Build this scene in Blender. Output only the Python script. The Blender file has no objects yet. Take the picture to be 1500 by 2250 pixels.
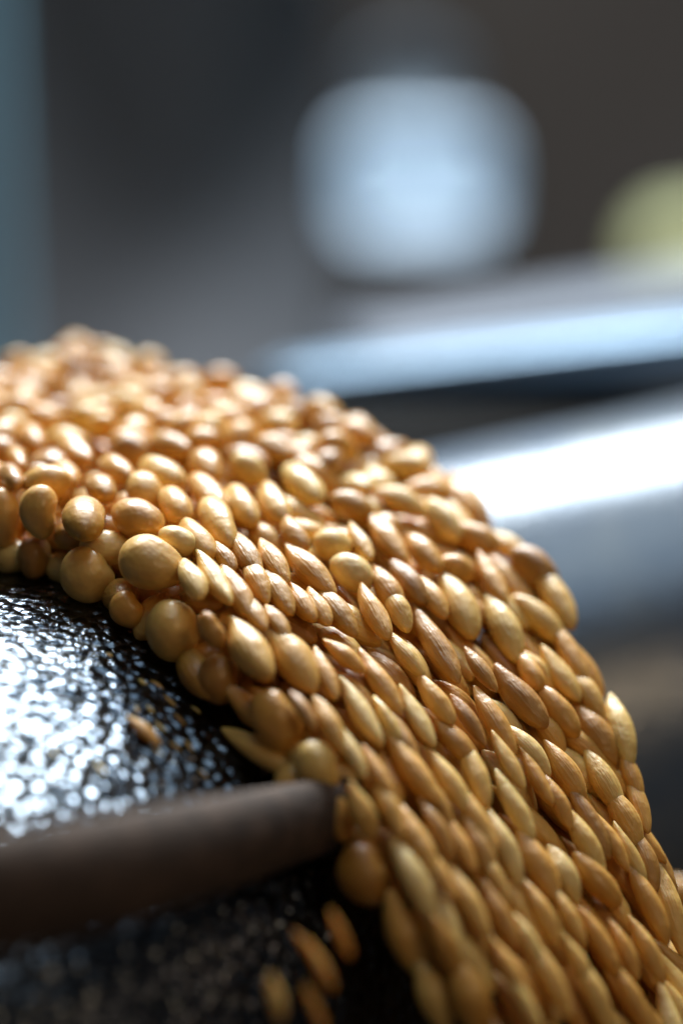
import bpy, math, random
import numpy as np
from mathutils import Vector, Matrix
rng = np.random.default_rng(11); random.seed(11)
C = bpy.context.scene
COL = C.collection

# ------------------------------------------------------------------ camera
PITCH = math.radians(17); K = 5454.0                      # K: photo pixels per unit tangent
RT = np.array([1., 0, 0]); FW = np.array([0, math.cos(PITCH), -math.sin(PITCH)]); UP = np.array([0, math.sin(PITCH), math.cos(PITCH)])
CAMP = np.array([0, 0, 1.30])
cam = bpy.data.cameras.new('camera'); camo = bpy.data.objects.new('camera', cam); COL.objects.link(camo)
camo.location = CAMP; camo.rotation_euler = (math.pi / 2 - PITCH, 0, 0)
cam.sensor_fit = 'HORIZONTAL'; cam.sensor_width = 24; cam.lens = 24 * K / 1500
cam.clip_start = 0.02; cam.clip_end = 60
cam.dof.use_dof = True; cam.dof.focus_distance = 0.381; cam.dof.aperture_fstop = 3.9
C.camera = camo

# ------------------------------------------------------------------ world, exposure
w = bpy.data.worlds.new('World'); C.world = w; w.use_nodes = True
bg = w.node_tree.nodes['Background']; bg.inputs[0].default_value = (0.58, 0.60, 0.66, 1); bg.inputs[1].default_value = 0.06
C.view_settings.view_transform = 'Standard'; C.view_settings.look = 'None'
C.view_settings.exposure = 0; C.view_settings.gamma = 1; C.view_settings.use_curve_mapping = False
C.render.engine = 'CYCLES'; C.cycles.use_denoising = True; C.cycles.max_bounces = 8

# ------------------------------------------------------------------ stream geometry
TH = math.radians(49); D0 = 0.393; R = 0.086
def ray(px, py): return (px - 750) / K * RT + (1125 - py) / K * UP + FW
def at(px, py, z): return CAMP + ray(px, py) * z           # a point z metres ahead
def proj(P):
    P = np.asarray(P) - CAMP; z = P @ FW
    return 750 + K * (P @ RT) / z, 1125 - K * (P @ UP) / z, z
O = at(0, 1250, D0)                                        # top of the drum, near edge of the stream
A = np.array([math.cos(TH), math.sin(TH), 0]); H = np.array([math.sin(TH), -math.cos(TH), 0]); Z = np.array([0, 0, 1.])
def width(h): return np.interp(h, [-.1, 0, .04, .06, .075, .09, .105, .13], [.078, .077, .074, .067, .059, .051, .045, .040])
def thick(h): return 0.0145 - 0.004 * np.clip(h / 0.08, 0, 1)
def frame(h):
    h = np.asarray(h, float); hp = np.maximum(h, 0)
    v = -hp * hp / (2 * R * 1.0); sl = hp / R
    c = 1 / np.sqrt(1 + sl * sl)
    T = c[..., None] * (H - sl[..., None] * Z); N = c[..., None] * (sl[..., None] * H + Z)
    return v, T, N
def S(h, u, wv):
    h = np.asarray(h, float); v, T, N = frame(h)
    return O + h[..., None] * H + np.asarray(u)[..., None] * A + v[..., None] * Z + np.asarray(wv)[..., None] * N

# ------------------------------------------------------------------ lamps
def area(name, loc, target, size, sy, power, col, spread=180):
    l = bpy.data.lights.new(name, 'AREA'); l.shape = 'RECTANGLE'; l.size = size; l.size_y = sy; l.energy = power; l.color = col
    l.spread = math.radians(spread)
    o = bpy.data.objects.new(name, l); COL.objects.link(o); o.location = loc
    o.rotation_euler = (Vector(target) - Vector(loc)).to_track_quat('-Z', 'Y').to_euler()
    return o
TGT = S(0.03, 0.04, 0.0)
def lamp_dir(az, el, d):                                   # az from camera forward, + to the right
    a, e = math.radians(az), math.radians(el)
    return TGT + d * np.array([math.sin(a) * math.cos(e), math.cos(a) * math.cos(e), math.sin(e)])
area('key_light', lamp_dir(2, 42, 1.4), TGT, 0.95, 0.36, 60, (0.86, 0.94, 1.0))
area('roof_light', lamp_dir(70, 80, 1.5), TGT, 0.85, 0.85, 5.0, (0.66, 0.84, 1.0))
area('warm_bounce_light', lamp_dir(140, 38, 1.5), TGT, 0.5, 0.35, 2.0, (1.0, 0.70, 0.42))  # added lamp imitating warm bounce, also an amber fill on the beans
area('warm_side_light', lamp_dir(73, 41, 1.4), TGT, 0.2, 0.36, .5, (1.0, 0.68, 0.46))  # added lamp, warms the drum and brightens the brown bar

# ------------------------------------------------------------------ helpers
def tag(o, label=None, cat=None, group=None, kind=None):
    if label: o['label'] = label
    if cat: o['category'] = cat
    if group: o['group'] = group
    if kind: o['kind'] = kind
    return o
def empty(name, loc):
    o = bpy.data.objects.new(name, None); COL.objects.link(o); o.location = loc; return o
def link(name, me, m=None, parent=None):
    o = bpy.data.objects.new(name, me)
    if m and not me.materials: me.materials.append(m)
    COL.objects.link(o)
    if parent:
        o.parent = parent; bpy.context.view_layer.update(); o.matrix_parent_inverse = parent.matrix_world.inverted()
    return o
def mesh(name, V, F, smooth=True):
    me = bpy.data.meshes.new(name); me.from_pydata([tuple(v) for v in V], [], [tuple(f) for f in F]); me.update()
    if smooth: me.polygons.foreach_set('use_smooth', [True] * len(me.polygons))
    return me
def mat(name):
    m = bpy.data.materials.new(name); m.use_nodes = True
    return m, m.node_tree.nodes, m.node_tree.links, m.node_tree.nodes['Principled BSDF']
def simple(name, col, rough=0.5, metal=0.0, var=0.25, scale=30, emit=None, es=0.0):
    m, n, l, b = mat(name)
    tc = n.new('ShaderNodeTexCoord'); no = n.new('ShaderNodeTexNoise'); no.inputs['Scale'].default_value = scale
    r = n.new('ShaderNodeValToRGB')
    r.color_ramp.elements[0].color = tuple(c * (1 - var) for c in col) + (1,); r.color_ramp.elements[1].color = tuple(min(1, c * (1 + var)) for c in col) + (1,)
    r.color_ramp.elements[0].position = .3; r.color_ramp.elements[1].position = .7
    l.new(tc.outputs['Object'], no.inputs['Vector']); l.new(no.outputs[0], r.inputs[0]); l.new(r.outputs[0], b.inputs['Base Color'])
    b.inputs['Roughness'].default_value = rough; b.inputs['Metallic'].default_value = metal
    if emit: b.inputs['Emission Color'].default_value = emit + (1,); b.inputs['Emission Strength'].default_value = es
    return m
def sweep(name, path, scale, section, m, parent=None, upv=Z):
    """closed section (list of 2-D points) swept along path, scaled per station, capped"""
    V, F = [], []; n = len(section)
    for i, p in enumerate(path):
        d = path[min(i + 1, len(path) - 1)] - path[max(i - 1, 0)]; d = d / np.linalg.norm(d)
        s = np.cross(d, upv); s /= np.linalg.norm(s); t = np.cross(s, d)
        for (a, b) in section: V.append(p + s * a * scale[i] + t * b * scale[i])
    for i in range(len(path) - 1):
        for j in range(n):
            k = (j + 1) % n; F.append((i * n + j, i * n + k, (i + 1) * n + k, (i + 1) * n + j))
    F.append(tuple(range(n))[::-1]); F.append(tuple((len(path) - 1) * n + j for j in range(n)))
    return link(name, mesh(name, V, F), m, parent)
def rounded(wd, ht, r, seg=6):
    pts = []
    for cx, cy, a0 in ((wd/2-r, ht/2-r, 0), (-wd/2+r, ht/2-r, 90), (-wd/2+r, -ht/2+r, 180), (wd/2-r, -ht/2+r, 270)):
        for k in range(seg + 1):
            a = math.radians(a0 + 90 * k / seg); pts.append((cx + r * math.cos(a), cy + r * math.sin(a)))
    return pts
def slab(name, c, wd, ht, dp, r, m, parent=None, roll=0.0):
    """rounded plate facing the camera's heading, real thickness dp"""
    sec = rounded(wd, ht, r, 10); V, F = [], []; n = len(sec); cr, sr = math.cos(roll), math.sin(roll)
    for yy, k in ((-dp/2, .96), (-dp/2 + dp*.15, 1), (dp/2, 1)):
        for a, b in sec: V.append(np.array(c) + np.array([(a*cr - b*sr)*k, yy, (a*sr + b*cr)*k]))
    for i in range(2):
        for j in range(n):
            k = (j + 1) % n; F.append((i*n+j, i*n+k, (i+1)*n+k, (i+1)*n+j))
    F.append(tuple(range(n))); F.append(tuple(2*n + j for j in range(n))[::-1])
    return link(name, mesh(name, V, F), m, parent)

# ------------------------------------------------------------------ setting
floor_m = simple('floor_concrete', (0.09, 0.065, 0.05), .7, 0, .3, 4)
fl = link('floor', mesh('floor', [(-6, -3, 0), (6, -3, 0), (6, 6, 0), (-6, 6, 0)], [(0, 1, 2, 3)], False), floor_m); tag(fl, kind='structure')
wall_m = simple('wall_paint', (0.80, 0.72, 0.66), .8, 0, .35, .9)
wl = link('wall', mesh('wall', [(-6, 3.0, 0), (6, 3.0, 0), (6, 3.0, 4), (-6, 3.0, 4), (-6, 3.1, 0), (6, 3.1, 0), (6, 3.1, 4), (-6, 3.1, 4)],
    [(0, 1, 2, 3), (5, 4, 7, 6), (3, 2, 6, 7), (1, 5, 6, 2), (4, 0, 3, 7)], False), wall_m); tag(wl, kind='structure')

# background things, far out of focus
lamp_m = simple('lamp_diffuser', (0.6, 0.7, 0.8), .5, 0, .05, 5, (0.31, 0.50, 0.70), .72)
grey_m = simple('blue_grey_metal', (0.17, 0.21, 0.25), .5, .2, .15, 3)
teal_m = simple('teal_glow', (0.22, 0.42, 0.52), .5, 0, .2, 3, (0.08, 0.14, 0.18), .45)
green_m = simple('green_glow', (0.38, 0.40, 0.2), .5, 0, .1, 5, (0.50, 0.48, 0.25), .42)
dark_m = simple('dark_cabinet', (0.17, 0.17, 0.18), .6, 0, .3, 2)
ZB = 1.5
def sz(px, z=ZB): return px * z / K
t = empty('work_lamp', at(915, 400, ZB))
slab('diffuser', at(918, 400, ZB - .03), sz(330), sz(225), .03, sz(60), lamp_m, t)
slab('housing', at(905, 200, ZB + .10), sz(220), sz(200), .03, sz(90), grey_m, t)
tag(t, 'large pale blue glowing lamp with rounded corners, blurred in the background', 'lamp')
t = slab('green_patch', at(1530, 590, ZB), sz(230), sz(210), .08, sz(90), green_m)  # green blurred object, emission added to make it bright enough
tag(t, 'pale green object with an added glow, blurred at the right edge above the rail', 'lamp')
t = slab('teal_strip', at(-75, 360, ZB), sz(135), sz(2600), .04, sz(30), teal_m)  # teal strip, emission added to brighten it; no window known here
tag(t, 'blurred narrow teal blue strip at the far left with an added glow', 'glowing strip')
t = slab('electrical_cabinet', at(330, 130, ZB + .2), sz(620, 2.4), sz(1500, 2.4), .16, sz(20), dark_m)
tag(t, 'dark blurred cabinet against the wall, left of the blue lamp', 'cabinet')

# ------------------------------------------------------------------ rollers and rails
def drum_material(name, bump=1.0, cell=520, rough=.25, c0=.10, c1=.2):
    m, n, l, b = mat(name)
    tc = n.new('ShaderNodeTexCoord'); mp = n.new('ShaderNodeMapping'); mp.inputs['Scale'].default_value = (1, 1, 1)
    l.new(tc.outputs['Object'], mp.inputs[0])
    no = n.new('ShaderNodeTexNoise'); no.inputs['Scale'].default_value = 160; no.inputs['Detail'].default_value = 2
    mx = n.new('ShaderNodeMix'); mx.data_type = 'VECTOR'; mx.inputs['Factor'].default_value = 0.0008
    l.new(mp.outputs[0], mx.inputs['A']); l.new(no.outputs['Color'], mx.inputs['B'])
    vo = n.new('ShaderNodeTexVoronoi'); vo.feature = 'SMOOTH_F1'; vo.inputs['Scale'].default_value = cell; vo.inputs['Smoothness'].default_value = .12
    l.new(mx.outputs['Result'], vo.inputs['Vector'])
    bp = n.new('ShaderNodeBump'); bp.inputs['Strength'].default_value = bump; bp.inputs['Distance'].default_value = 0.0006; bp.invert = True
    l.new(vo.outputs['Distance'], bp.inputs['Height'])
    n2 = n.new('ShaderNodeTexNoise'); n2.inputs['Scale'].default_value = 60; n2.inputs['Detail'].default_value = 4; l.new(tc.outputs['Object'], n2.inputs[0])
    b2 = n.new('ShaderNodeBump'); b2.inputs['Strength'].default_value = .15; b2.inputs['Distance'].default_value = 0.0006
    l.new(n2.outputs[0], b2.inputs['Height']); l.new(b2.outputs[0], bp.inputs['Normal'])
    l.new(bp.outputs[0], b.inputs['Normal'])
    r = n.new('ShaderNodeValToRGB'); r.color_ramp.elements[0].color = (c0 * .8, c0 * 1.08, c0 * 1.5, 1); r.color_ramp.elements[1].color = (c1 * .95, c1 * 1.08, c1 * 1.2, 1)
    r.color_ramp.elements[0].position = .25; r.color_ramp.elements[1].position = .7
    l.new(n2.outputs[0], r.inputs[0]); l.new(r.outputs[0], b.inputs['Base Color'])
    b.inputs['Metallic'].default_value = 1; b.inputs['Roughness'].default_value = rough
    return m
AD = A
drum_m = drum_material('hammered_steel', 1.0, 490, .18, .05, .14)
smooth_m = drum_material('satin_steel', .14, 900, .24, .13, .185)
smooth_m.node_tree.nodes['Principled BSDF'].inputs['Metallic'].default_value = .30
steel_m = simple('rail_steel', (0.20, 0.28, 0.36), .42, .9, .15, 40)
rubber_m = simple('dark_rubber', (0.012, 0.011, 0.010), .9, 0, .3, 80)
rubber_m.node_tree.nodes['Principled BSDF'].inputs['Specular IOR Level'].default_value = .08

brown_m = simple('brown_reflection', (0.075, 0.047, 0.031), .9, 0, .45, 260)  # warm tone of the drum's reflected band, put into the bar's colour
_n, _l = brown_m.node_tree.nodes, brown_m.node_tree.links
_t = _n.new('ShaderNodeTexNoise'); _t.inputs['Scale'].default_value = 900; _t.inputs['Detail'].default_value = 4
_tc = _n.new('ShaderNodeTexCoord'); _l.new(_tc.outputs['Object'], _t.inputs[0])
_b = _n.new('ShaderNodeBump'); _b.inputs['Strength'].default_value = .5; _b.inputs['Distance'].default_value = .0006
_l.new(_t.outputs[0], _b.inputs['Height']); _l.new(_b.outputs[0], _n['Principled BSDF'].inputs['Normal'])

def cyl(name, c0, c1, r, m, parent=None, seg=160, rings=40, edge=.004):
    d = (c1 - c0); L = np.linalg.norm(d); d = d / L; s = np.cross(d, Z); s /= np.linalg.norm(s); tt = np.cross(s, d)
    st = [(0, r - edge)] + [(edge + (L - 2*edge) * i / rings, r) for i in range(rings + 1)] + [(L, r - edge)]
    V, F = [], []
    for x, rr in st:
        for j in range(seg):
            a = 2 * math.pi * j / seg; V.append(c0 + d * x + rr * (math.cos(a) * s + math.sin(a) * tt))
    for i in range(len(st) - 1):
        for j in range(seg):
            k = (j + 1) % seg; F.append((i*seg+j, i*seg+k, (i+1)*seg+k, (i+1)*seg+j))
    F.append(tuple(range(seg))[::-1]); F.append(tuple((len(st)-1)*seg + j for j in range(seg)))
    # built around its own origin so texture space is local
    Va = np.array(V) - c0
    o = link(name, mesh(name, Va, F), m, None); o.location = c0
    if parent: o.parent = parent; bpy.context.view_layer.update(); o.matrix_parent_inverse = parent.matrix_world.inverted()
    return o
ctr = O - R * Z
rt = empty('conveyor_roller', ctr)
cyl('drum', ctr - .22 * AD, ctr + .062 * AD, R - .0005, drum_m, rt)
cyl('axle', ctr + .06 * AD, ctr + .16 * AD, .012, steel_m, rt, 48, 4)
tag(rt, 'dark hammered steel drum under the beans at left, glinting blue on its upper side', 'roller')
a_, b_ = math.radians(18), math.radians(6.5)
A2 = np.array([math.cos(a_) * math.cos(b_), math.sin(a_) * math.cos(b_), math.sin(b_)]); R2 = .066
ps = at(900, 1000, .505); ns = np.cross(A2, ps - CAMP); ns /= np.linalg.norm(ns); ns *= np.sign(ns[2])
c2 = ps - R2 * ns
r2_ = empty('return_roller', c2)
cyl('shell', c2 - .035 * A2, c2 + .45 * A2, R2, smooth_m, r2_)
cyl('axle', c2 + .445 * A2, c2 + .52 * A2, .012, steel_m, r2_, 48, 4)
tag(r2_, 'smooth steel roller with a broad white highlight, at right behind the beans', 'roller')

# made-up brown bar in front of the drum, standing in for its warm reflection
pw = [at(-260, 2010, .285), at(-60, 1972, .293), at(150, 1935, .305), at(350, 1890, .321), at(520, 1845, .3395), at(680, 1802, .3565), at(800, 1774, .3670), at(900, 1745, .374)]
wb = sweep('reflection_bar', pw, [1.05, 1.03, 1.0, .94, .84, .74, .66, .6], [(.0050 * math.cos(t), .0078 * math.sin(t)) for t in [2 * math.pi * k / 40 for k in range(40)]], brown_m)
tag(wb, 'dull brown bar standing in for a reflection across the drum at lower left, passing behind the near beans', 'reflection bar')

# flat feed chute behind the crest, carrying the beans
def boxpts(c, ax, ay, az): return [c + i*ax + j*ay + k*az for i in (-1, 1) for j in (-1, 1) for k in (-1, 1)]
BF = [(0,1,3,2),(4,6,7,5),(0,4,5,1),(2,3,7,6),(0,2,6,4),(1,5,7,3)]
c = O - .085 * H + .034 * A - .0035 * Z
fc = link('feed_chute', mesh('feed_chute', boxpts(c, .06 * H, .030 * A, .002 * Z), BF, False), rubber_m)
tag(fc, 'dark feed chute behind the top of the bean pile', 'chute')

# rail behind the roller
p0, p1 = at(600, 858, .65), at(1700, 738, .60)
path = [p0 + (p1 - p0) * i / 12 for i in range(13)]
rail = sweep('guide_rail', path, [1 + .0*i for i in range(13)], rounded(.026, .0112, .003), steel_m)
rail.data.update(); tag(rail, 'pale blue steel rail, blurred, running behind the roller to the right edge', 'rail')
p0, p1 = at(760, 790, .78), at(1700, 640, .80)
path = [p0 + (p1 - p0) * i / 12 for i in range(13)]
rail2 = sweep('frame_beam', path, [1] * 13, rounded(.05, .014, .004), simple('grey_painted_beam', (.08, .09, .11), .6, .3, .2, 10))
tag(rail2, 'dim grey beam, strongly blurred, just above the pale rail', 'beam')
# dark machine bed behind and below the rail
p0, p1 = at(300, 1010, .64), at(1900, 960, .60)
bed = sweep('machine_bed', [p0 + (p1 - p0) * i / 8 for i in range(9)], [1] * 9, rounded(.06, .022, .004), rubber_m)
tag(bed, 'dark machine bed in the gap between pale rail and roller', 'machine bed')

# ------------------------------------------------------------------ beans
def bean_material(name, ridge):
    m, n, l, b = mat(name)
    tc = n.new('ShaderNodeTexCoord'); oi = n.new('ShaderNodeObjectInfo'); at_ = n.new('ShaderNodeAttribute'); at_.attribute_name = 'tint'
    add = n.new('ShaderNodeMath'); add.operation = 'ADD'; l.new(oi.outputs['Random'], add.inputs[0]); l.new(at_.outputs['Fac'], add.inputs[1])
    fr = n.new('ShaderNodeMath'); fr.operation = 'FRACT'; l.new(add.outputs[0], fr.inputs[0])
    r = n.new('ShaderNodeValToRGB'); e = r.color_ramp.elements
    e[0].color = (0.62, 0.31, 0.04, 1); e[1].color = (0.86, 0.60, 0.22, 1); e[0].position = 0; e[1].position = 1
    x = r.color_ramp.elements.new(.12); x.color = (0.46, 0.21, 0.03, 1); x = r.color_ramp.elements.new(.25); x.color = (0.70, 0.34, 0.05, 1); x = r.color_ramp.elements.new(.9); x.color = (0.84, 0.55, 0.15, 1); x = r.color_ramp.elements.new(.55); x.color = (0.80, 0.42, 0.08, 1)
    l.new(fr.outputs[0], r.inputs[0])
    ns = n.new('ShaderNodeTexNoise'); ns.noise_dimensions = '3D'; ns.inputs['Scale'].default_value = 260; ns.inputs['Detail'].default_value = 3
    l.new(tc.outputs['Generated'], ns.inputs['Vector']); ns.inputs['Scale'].default_value = 2.2
    mx = n.new('ShaderNodeMix'); mx.data_type = 'RGBA'; mx.blend_type = 'MULTIPLY'; mx.inputs['Factor'].default_value = .5
    r2 = n.new('ShaderNodeValToRGB'); r2.color_ramp.elements[0].color = (0.74, 0.64, 0.48, 1); r2.color_ramp.elements[1].color = (1, 1, 1, 1)
    r2.color_ramp.elements[0].position = .3; r2.color_ramp.elements[1].position = .6
    l.new(ns.outputs[0], r2.inputs[0]); l.new(r.outputs[0], mx.inputs['A']); l.new(r2.outputs[0], mx.inputs['B']); l.new(mx.outputs['Result'], b.inputs['Base Color'])
    b.inputs['Roughness'].default_value = .55; b.inputs['IOR'].default_value = 1.5
    b.inputs['Subsurface Weight'].default_value = .5; b.inputs['Subsurface Radius'].default_value = (1, .62, .28); b.inputs['Subsurface Scale'].default_value = .0015
    b.inputs['Coat Weight'].default_value = .45; b.inputs['Coat Roughness'].default_value = .25; b.inputs['Coat IOR'].default_value = 1.6
    geo = n.new('ShaderNodeNewGeometry')
    nb = n.new('ShaderNodeTexNoise'); nb.inputs['Scale'].default_value = 330; nb.inputs['Detail'].default_value = 2; l.new(geo.outputs['Position'], nb.inputs['Vector'])
    bp = n.new('ShaderNodeBump'); bp.inputs['Strength'].default_value = .4; bp.inputs['Distance'].default_value = .0009
    mg = n.new('ShaderNodeMapping'); mg.inputs['Scale'].default_value = (.9, 5, 5); l.new(tc.outputs['Object'], mg.inputs[0])   # lengthwise husk ridges
    ng = n.new('ShaderNodeTexNoise'); ng.inputs['Scale'].default_value = 1.0; ng.inputs['Detail'].default_value = 3; l.new(mg.outputs[0], ng.inputs['Vector'])
    bg_ = n.new('ShaderNodeBump'); bg_.inputs['Strength'].default_value = ridge; bg_.inputs['Distance'].default_value = .0007
    l.new(ng.outputs[0], bg_.inputs['Height']); l.new(bg_.outputs[0], bp.inputs['Normal'])
    l.new(nb.outputs[0], bp.inputs['Height']); l.new(bp.outputs[0], b.inputs['Normal']); l.new(bp.outputs[0], b.inputs['Coat Normal'])
    return m
bean_m = bean_material('grain_skin', .38); plump_m = bean_material('smooth_bean_skin', .07)

import bmesh
def ico(sub):
    bm = bmesh.new(); bmesh.ops.create_icosphere(bm, subdivisions=sub, radius=1)
    V = np.array([v.co[:] for v in bm.verts]); F = np.array([[v.index for v in f.verts] for f in bm.faces]); bm.free(); return V, F
def shape_bean(V, kind, seed):
    """unit bean, long axis X; kind 0 plump kidney .. 1 pointed grain"""
    g = np.random.default_rng(seed); x, y, z = V.T; P = V.copy()
    ax = np.abs(x)
    taper = 1 - kind * (0.30 * ax**2 * (1.1 - .25 * np.sign(x))) + kind * .05
    egg = 1 + (g.uniform(-.14, .14)) * x
    P[:, 1] = y * taper * egg; P[:, 2] = z * taper * egg * g.uniform(.86, 1.0)
    bend = g.uniform(-.12, .16) * (1 - kind * .4)
    P[:, 1] += bend * (x * x - .35)
    if kind < .6:                                            # seam dent of a plump bean
        d = np.exp(-((x - g.uniform(-.3, .3))**2) / .10 - ((y - 1)**2) / .35); P[:, 1] -= .16 * d
    if kind >= .6:                                           # long grain: blunt head, drawn-out tail, slight twist
        tl = np.clip(.35 - x, 0, None); P[:, 1:] *= (1 - .15 * tl ** 1.6)[:, None]
        P[:, 1] += g.uniform(-.28, .28) * x * x * np.sign(x); P[:, 2] += g.uniform(-.22, .22) * x * x
    for _ in range(6):                                       # lumps
        c = g.normal(size=3); c /= np.linalg.norm(c); k = np.exp(-((V - c)**2).sum(1) / .35); P += V * (g.uniform(-.16, .12) * k)[:, None]
    return P
V3, F3 = ico(4); V2, F2 = ico(2)
plump = [mesh('bean', shape_bean(V3, g, i), F3) for i, g in enumerate((0, 0, .1, .1, .2, .2, .3, .3, .35, .4))]
grain = [mesh('bean', shape_bean(V3, g, 20 + i), F3) for i, g in enumerate((.65, .75, .8, .85, .9, .95, 1, 1.05, 1.1, 1.2))]
for me in plump: me.materials.append(plump_m)
for me in grain: me.materials.append(bean_m)

# read off the photograph: px, py, width, length, direction of the long axis (degrees below horizontal)
HAND = [
(185,1137,92,112,85),(190,1262,112,126,70),(88,1125,85,118,88),(75,1222,95,75,0),(8,1140,78,132,85),(-15,1235,90,80,0),(300,1140,98,105,30),(222,1072,72,80,60),
(142,1043,70,92,55),(85,1038,55,62,0),(25,1050,60,92,55),(70,965,66,98,55),(38,1008,50,82,60),(165,990,72,110,40),(255,1032,70,98,40),
(285,972,76,98,0),(370,980,74,92,20),(350,1040,88,104,30),(385,1112,74,98,60),(335,1237,126,142,25),(390,1190,70,88,30),(280,1342,72,88,60),
(378,1385,118,138,70),(423,1275,55,98,60),(430,1182,64,104,50),(455,1085,78,116,50),(480,1150,76,122,60),(455,1028,86,94,60),(540,1008,75,100,20),
(530,1110,75,110,60),(600,1102,70,112,60),(540,1215,54,112,60),(467,1268,52,132,60),(520,1300,54,134,58),(492,1222,40,74,55),(645,1170,50,84,55),
(600,1232,54,112,60),(680,1252,64,152,48),(565,1275,50,104,62),(612,1300,54,112,62),(662,1325,50,94,60),(730,1195,84,88,20),(790,1190,46,94,60),
(850,1182,64,132,55),(770,1112,80,102,20),(665,1062,80,112,50),(770,1257,84,104,30),(850,1292,54,132,55),(740,1342,58,132,55),(820,1342,50,134,62),
(872,1332,50,114,58),(698,1332,44,94,60),(880,1100,74,130,25),(972,1142,70,112,50),(1045,1182,78,112,25),(930,1215,70,104,50),(1000,1250,70,84,20),
(1080,1270,50,124,60),(1170,1250,94,132,40),(1220,1312,76,150,60),(900,1280,54,112,55),(950,1312,50,104,60),(1010,1332,84,150,65),(1105,1372,80,150,60),
(1190,1362,74,132,45),(1250,1432,60,142,60),(960,1422,62,172,58),(893,1440,44,112,50),(955,1535,54,118,55),(915,1575,48,172,60),
(1165,1480,58,84,60),(1230,1482,58,124,55),(1140,1530,74,150,50),(1055,1470,44,104,55),(1085,1582,60,150,60),(1290,1522,60,114,60),(1225,1562,70,114,50),
(1310,1612,78,140,55),(1000,1630,60,114,50),(1030,1582,40,134,55),(1045,1702,60,134,70),(1165,1650,58,124,50),(1240,1692,64,142,55),(1115,1672,44,160,60),
(1175,1705,44,124,62),(1225,1757,44,114,60),(1330,1722,64,134,60),(1130,1772,54,172,60),(990,1722,60,180,58),(905,1692,68,172,55),(965,1762,40,152,62),
(1040,1792,58,182,62),(1300,1812,54,152,62),(1370,1792,68,134,60),(1362,1602,72,138,75),(480,1492,94,112,70),(545,1425,84,150,60),(465,1385,50,84,62),
(640,1442,88,176,58),(605,1582,108,148,60),(700,1692,98,138,65),(715,1482,44,152,65),(755,1440,50,104,40),(835,1500,54,172,55),(790,1562,54,162,60),
(725,1592,50,124,60),(850,1582,40,104,58),(668,1562,36,84,58),(855,1772,48,134,65),(650,1732,88,112,60),(740,1790,58,124,65),(792,1782,58,124,65),
(880,1622,54,152,60),(800,1922,108,148,60),(910,1932,78,172,62),(920,1852,58,142,62),(962,1822,48,142,60),(1010,1852,44,134,62),(1048,1856,64,134,65),
(970,1922,40,124,62),(1030,1982,58,172,62),(1105,1852,58,200,62),(1180,1902,78,152,60),(1100,2012,50,142,62),(1120,2132,50,172,62),(1165,2072,44,160,62),
(890,2052,84,190,64),(980,2082,50,162,64),(1030,2182,84,182,64),(955,2192,78,172,64),(1240,1922,64,112,62),(1310,1932,74,124,50),(1285,1847,58,150,60),
(1250,2012,44,160,62),(1190,2002,50,172,60),(1430,1992,58,152,65),(1420,2082,50,192,60),(1370,2082,44,152,62),(1320,2072,50,152,60),(1270,2112,44,150,62),
(1300,2172,58,182,62),(1210,2152,58,182,62),(1390,2192,50,162,62),(1420,1892,58,124,70),(1380,1872,44,124,62),(1345,1850,44,124,62),(1385,1700,50,110,70),
(1400,1760,50,120,72),(775,1655,40,130,62),(830,1700,44,140,62),(560,1345,40,90,60),(610,1370,44,100,58),(1090,1930,40,120,62),(1150,2200,44,150,62),
]
# candidate positions: outer face of the stream, and its near side wall
hh = np.linspace(-.05, .125, 351)
gu = np.linspace(0, 1, 61); gh, gu = np.meshgrid(hh, gu, indexing='ij')

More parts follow.
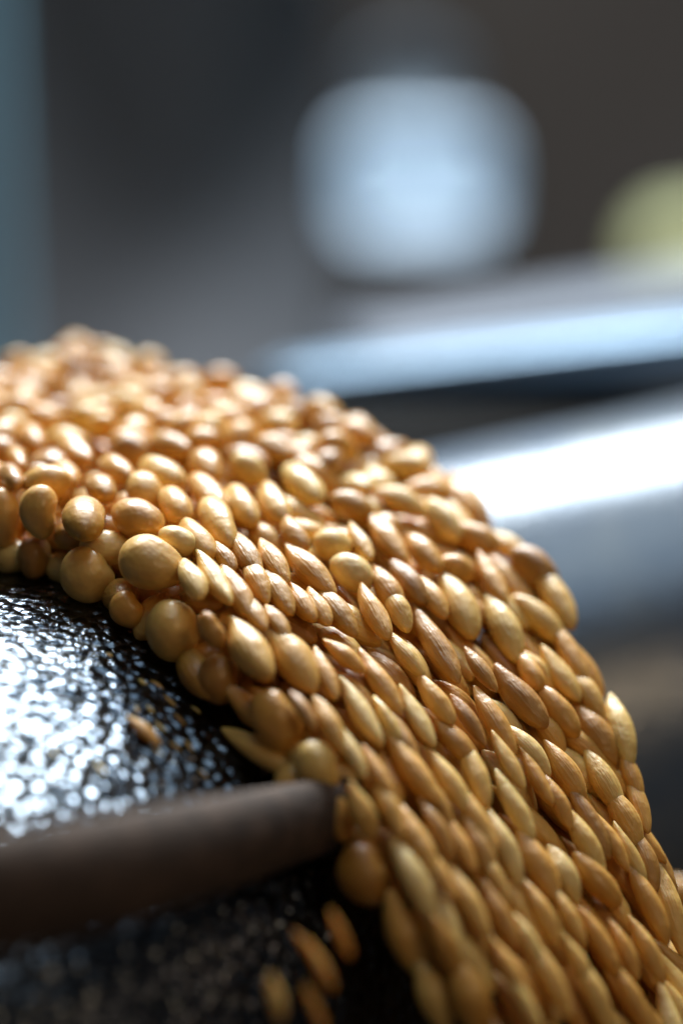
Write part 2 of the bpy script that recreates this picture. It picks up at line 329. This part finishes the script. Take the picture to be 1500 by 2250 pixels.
beans = []   # dict(P, X, Y, Zv, r(3), kind, h,u,w, hand)
def basis(X, n):
    X = X / np.linalg.norm(X); n = n - (n @ X) * X; n /= np.linalg.norm(n); return X, np.cross(n, X), n
for i, (px, py, wd, ln, ang) in enumerate(HAND):
    wm = wd * .39 / K
    w_in = thick(gh) - wm * .42
    U = .003 + gu * (width(gh) - .006)
    P = S(gh, U, w_in); X_, Y_, Z_ = proj(P); d = (X_ - px)**2 + (Y_ - py)**2
    # side wall
    Us = np.full_like(gh, wm * .40); Ws = wm * .45 + gu * np.maximum(thick(gh) - wm * .87, .0005)
    Ps = S(gh, Us, Ws); Xs, Ys, Zs = proj(Ps); ds = (Xs - px)**2 + (Ys - py)**2
    ds = ds + 30; a, b = np.unravel_index(np.argmin(d), d.shape); a2, b2 = np.unravel_index(np.argmin(ds), d.shape)
    near = ds[a2, b2] < d[a, b]
    if near: h, u, wv, Pp = gh[a2, b2], Us[a2, b2], Ws[a2, b2], Ps[a2, b2]
    else: h, u, wv, Pp = gh[a, b], U[a, b], w_in[a, b], P[a, b]
    z = (Pp - CAMP) @ FW
    Pp = at(px, py, z) if min(d[a, b], ds[a2, b2]) < 60**2 else Pp     # keep its exact line, at the stream's depth
    _, T, N = frame(np.array(h)); an = math.radians(ang); dirp = np.array([math.cos(an), math.sin(an)])
    if near: X = math.cos(an) * RT - math.sin(an) * UP; X = X + .25 * (X @ FW) * FW; f = 1
    else:
        q0 = np.array(proj(Pp)[:2]); J = np.array([[*(np.array(proj(Pp + 1e-4 * v)[:2]) - q0) / 1e-4] for v in (T, A)]).T
        cc = np.linalg.solve(J, dirp); X = cc[0] * T + cc[1] * A; nx = np.linalg.norm(X); X = X / nx
        f = 1 / (nx) / (K / z)                                # foreshortening of that direction
    rw = wd * z / K / 2 * (1.04 - .12 * (z > .395)); rl = ln * z / K / 2 / max(f, .62) * (1.03 + .05 * (ln / wd > 1.6))
    if h > .05 and not near: q_ = min(1, (h - .05) / .03); rw *= .93 - .07 * q_; rl *= 1.08 + .12 * q_
    rl = min(rl, rw * 3.9)
    Xb, Yb, Zb = basis(X, N if not near else -FW + .4 * N)
    asp = rl / rw
    beans.append(dict(P=Pp, B=(Xb, Yb, Zb), r=(rl, rw, rw * .95), kind=min(1, max(0, (ln / wd - 1.3) / .8)), h=float(h), u=float(u), w=float(wv), hand=i, near=bool(near)))

# the rest of the stream, packed between and beneath those
pts = np.array([b['P'] for b in beans]); rad = np.array([b['r'][1] for b in beans]); hs = np.array([b['h'] for b in beans])
PT = list(pts); XX = [b['B'][0] for b in beans]; RL = [b['r'][0] for b in beans]; RW = [b['r'][1] for b in beans]
def clear(P, X, rl, rw, k):
    Q = np.array(PT); D = P - Q; Xq = np.array(XX); RLq = np.array(RL); RWq = np.array(RW)
    al = np.abs((D * Xq).sum(1)); pe = np.sqrt(np.maximum((D**2).sum(1) - al**2, 0))
    return np.all((al / ((RLq + rl) * k))**2 + (pe / ((RWq + rw) * k))**2 > 1)
def try_fill(n, layer, k, far=False, side=False):
    for _ in range(n):
        h = rng.uniform(.0, .09) if side else rng.uniform(-.062, .122); U = width(h); T_ = thick(h)
        f = np.clip((h - .005) / .05, 0, 1)
        rw = (.0032 * (1 - f) + .0021 * f) * rng.uniform(.88, 1.12); asp = (1.22 * (1 - f) + 2.6 * f) * rng.uniform(.88, 1.15); rl = rw * asp
        if f > .3: asp *= rng.uniform(1.0, 1.45) * (1.15 if h > .075 else 1); rl = rw * asp
        u = rng.uniform(rw * .6, U - rw * .6) if not side else rng.uniform(U * .72, U - rw * .3)
        wv = max(rw * .5, T_ - rw - (.0030 * f * (layer == 0)) - layer * rw * 1.7 + rng.normal() * .0006)
        if far and h < .02: wv += rng.uniform(0, .0015)
        P = S(h, u, wv); _, T, N = frame(np.array(h))
        aj = rng.normal() * (1.1 * (1 - f) + .22 * f); X = math.cos(aj) * T + math.sin(aj) * A + rng.normal() * (.35 * (1 - f) + .06 * f) * N
        X, Y, Zb = basis(X, N)
        if clear(P, X, rl, rw, k + (.10 * f if layer == 0 else 0)):
            PT.append(P); XX.append(X); RL.append(rl); RW.append(rw)
            beans.append(dict(P=P, B=(X, Y, Zb), r=(rl, rw, rw * rng.uniform(.88, 1)), kind=float(np.clip((asp - 1.35) / .8, 0, 1)), h=h, u=u, w=wv, hand=-1, near=False))
try_fill(5000, 0, .84, True)
try_fill(900, 0, .66, side=True); try_fill(900, .7, .66, side=True)
try_fill(2600, 1, .78)
try_fill(1500, 2, .80)
try_fill(1500, 2, .62)
try_fill(1500, 3, .62)
try_fill(1200, 4, .62)
# a looser heap of beans beyond the stream at the right edge of the frame
for (px, py, z, wd, ln, ang) in ((1492,1965,.43,86,96,20),(1500,2045,.435,66,84,60),(1462,2205,.40,110,112,20),(1530,2010,.45,90,100,10),(1520,2120,.44,90,100,40),(1500,2260,.41,100,110,60),(1545,2200,.42,100,110,0)):
    P = at(px, py, z); an = math.radians(ang); X = math.cos(an) * RT - math.sin(an) * UP; X, Y, Zb = basis(X, -FW + .3 * Z)
    rw = wd * z / K / 2; beans.append(dict(P=P, B=(X, Y, Zb), r=(ln * z / K / 2, rw, rw), kind=.1, h=.2, u=.1, w=0, hand=-2, near=False))

# how much of each bean the picture shows (painted back to front)
W_, H_ = 300, 450; idb = -np.ones((H_, W_), int)
PP = np.array([b['P'] for b in beans]); X_, Y_, Z_ = proj(PP); yy, xx = np.mgrid[0:H_, 0:W_]
for i in np.argsort(-Z_):
    b = beans[i]; sc = K / Z_[i] / 5; cx, cy = X_[i] / 5, Y_[i] / 5
    M2 = np.zeros((2, 2))
    for v, r in zip(b['B'], b['r']):
        q = np.array([v @ RT, -(v @ UP)]) * r * sc; M2 += np.outer(q, q)
    rr = int(max(b['r']) * sc) + 2
    x0, x1, y0, y1 = max(0, int(cx) - rr), min(W_, int(cx) + rr + 1), max(0, int(cy) - rr), min(H_, int(cy) + rr + 1)
    if x0 >= x1 or y0 >= y1: continue
    Mi = np.linalg.inv(M2 + 1e-6 * np.eye(2)); dx = xx[y0:y1, x0:x1] - cx; dy = yy[y0:y1, x0:x1] - cy
    e = Mi[0, 0] * dx * dx + 2 * Mi[0, 1] * dx * dy + Mi[1, 1] * dy * dy
    idb[y0:y1, x0:x1][e < 1] = i
vis = np.bincount(idb[idb >= 0].ravel(), minlength=len(beans))
order = np.argsort(-vis); keep = set(int(i) for i in order[:294] if vis[i] > 0)
print('beans', len(beans), 'visible', (vis > 0).sum(), 'visible>12', (vis > 12).sum())

UNIQ = {0: 'plump upright golden bean with a pale cap, standing on a fatter bean at the left',
 1: 'fat smooth bean lowest at the left, just above the roller',
 2: 'upright bean with two small highlights, second from the left edge in the front row',
 3: 'shadowed brown bean wedged under the front row near the left edge',
 19: 'largest lumpy round bean in the front row beside a black gap',
 21: 'small shadowed bean tucked against the roller between two big ones',
 22: 'big round bean with several white streaks on top at the near edge of the curve',
 95: 'dull smooth bean hanging at the near edge over black shadow',
 99: 'egg shaped amber bean with one bright white spot at the near edge',
 100: 'rounded amber bean with a pale bluish top, lower near edge of the stream',
 94: 'rounded bean bulging out of the far right edge of the stream'}
def zone(b, i):
    px, py, z = X_[i], Y_[i], Z_[i]
    if b['hand'] == -2: return 'pale blurred bean at the right edge, beyond the falling stream', 'loose beans beyond the stream at right'
    if b['near']: return 'rounded golden bean along the near lower edge of the stream, against the dark roller', 'beans along the near edge of the stream'
    if b['h'] < .012: 
        if b['u'] > .03: return 'pale out of focus bean in the far crest at the top of the pile', 'beans in the blurred far crest'
        return 'plump golden bean in sharp focus near the top left of the pile', 'beans in the sharp front of the crest'
    if b['u'] > width(b['h']) * .68: return 'blurred tan bean along the far right side of the stream', 'beans along the far side of the stream'
    if b['h'] < .055: return 'glossy oval bean tumbling over the bend in the middle of the stream', 'beans on the bend of the stream'
    return 'slender pointed golden bean falling steeply in the lower stream', 'beans in the falling lower stream'
Va, Fa, tint = [], [], []; off = 0
for i, b in enumerate(beans):
    B = np.array(b['B']).T @ np.diag(b['r'])
    if i in keep:
        fam = grain if b['kind'] > .5 else plump
        me = fam[int(rng.integers(len(fam)))]
        o = bpy.data.objects.new('bean', me); COL.objects.link(o)
        M = Matrix([[*B[0], b['P'][0]], [*B[1], b['P'][1]], [*B[2], b['P'][2]], [0, 0, 0, 1]]); o.matrix_world = M
        lab, grp = zone(b, i)
        tag(o, UNIQ.get(b['hand'], lab), 'bean', grp)
    else:
        V = shape_bean(V2, b['kind'], i % 9) @ B.T + b['P']; Va.append(V); Fa.append(F2 + off); off += len(V); tint += [rng.random()] * len(V)
me = mesh('bean_fill', np.concatenate(Va), np.concatenate(Fa)); at_ = me.attributes.new('tint', 'FLOAT', 'POINT'); at_.data.foreach_set('value', tint)
o = link('beans', me, bean_m); tag(o, 'mass of golden beans filling the gaps under the top layer of the stream', 'beans', kind='stuff')

# chip of bean stuck to the roller at left
def on_drum(px, py):
    r = ray(px, py); best = None
    for k in range(4000):
        z = .25 + k * .00005; P = CAMP + r * z; q = P - ctr; q = q - (q @ AD) * AD
        if np.linalg.norm(q) < R: return P, q / np.linalg.norm(q)
    return P, Z
P, n_ = on_drum(312, 1610); an = math.radians(64); X = math.cos(an) * RT - math.sin(an) * UP; X -= (X @ n_) * n_; X, Y, Zb = basis(X, n_)
o = bpy.data.objects.new('bean_chip', grain[2]); COL.objects.link(o); rw = 17 * .37 / K
B = np.array((X, Y, Zb)).T @ np.diag((rw * 3.0, rw, rw * .8)); P = P + n_ * rw * .5
o.matrix_world = Matrix([[*B[0], P[0]], [*B[1], P[1]], [*B[2], P[2]], [0, 0, 0, 1]])
tag(o, 'small narrow bean chip with a white tip stuck on the hammered roller', 'bean chip')

# crumbs and husk flecks on the drum beside the stream
g = np.random.default_rng(5)
for (px, py, wd, ln) in ((345,1505,9,30),(372,1540,8,36),(330,1560,10,22),(395,1582,8,34),(352,1598,9,28),(415,1640,8,30),(300,1560,9,18),(385,1640,7,26),(430,1560,7,24),(220,1690,11,30),(345,1650,8,24),(445,1700,7,26),(312,1500,12,20),(240,1440,9,16),(118,1655,9,18)):
    P, n_ = on_drum(px, py); an = math.radians(68 + g.normal() * 14); X = math.cos(an) * RT - math.sin(an) * UP; X -= (X @ n_) * n_; X, Y, Zb = basis(X, n_)
    o = bpy.data.objects.new('bean_crumb', grain[int(g.integers(10))]); COL.objects.link(o); rw = wd * .365 / K / 2
    B = np.array((X, Y, Zb)).T @ np.diag((ln * .365 / K / 2 * 1.2, rw, rw * .6)); P = P + n_ * rw * .3
    o.matrix_world = Matrix([[*B[0], P[0]], [*B[1], P[1]], [*B[2], P[2]], [0, 0, 0, 1]])
    tag(o, 'tiny golden crumb scattered on the dark drum beside the bean stream', 'crumb', 'crumbs on the drum')
# stray beans dropping below the stream's near edge
for (px, py, z, wd, ln, ang, lab) in ((748,2050,.333,24,120,64,'upper right of the blurred orange beans falling below the stream'),
        (702,2120,.331,30,128,60,'middle one of the blurred orange beans falling below the stream, widest and brightest'),
        (694,2222,.329,24,120,68,'slim one at the bottom of the blurred orange beans falling below the stream'),
        (606,2196,.327,36,112,74,'leftmost and roundest of the blurred orange beans falling below the stream'),
        (665,2075,.336,20,80,58,'small dim brown one, highest at left among the blurred falling beans')):
    P = at(px, py, z); an = math.radians(ang); X = math.cos(an) * RT - math.sin(an) * UP; X, Y, Zb = basis(X, -FW + .3 * Z)
    o = bpy.data.objects.new('falling_bean', grain[int(g.integers(10))]); COL.objects.link(o); rw = wd * z / K / 2
    B = np.array((X, Y, Zb)).T @ np.diag((ln * z / K / 2, rw, rw))
    o.matrix_world = Matrix([[*B[0], P[0]], [*B[1], P[1]], [*B[2], P[2]], [0, 0, 0, 1]])
    tag(o, lab, 'bean', 'stray beans falling below the stream')
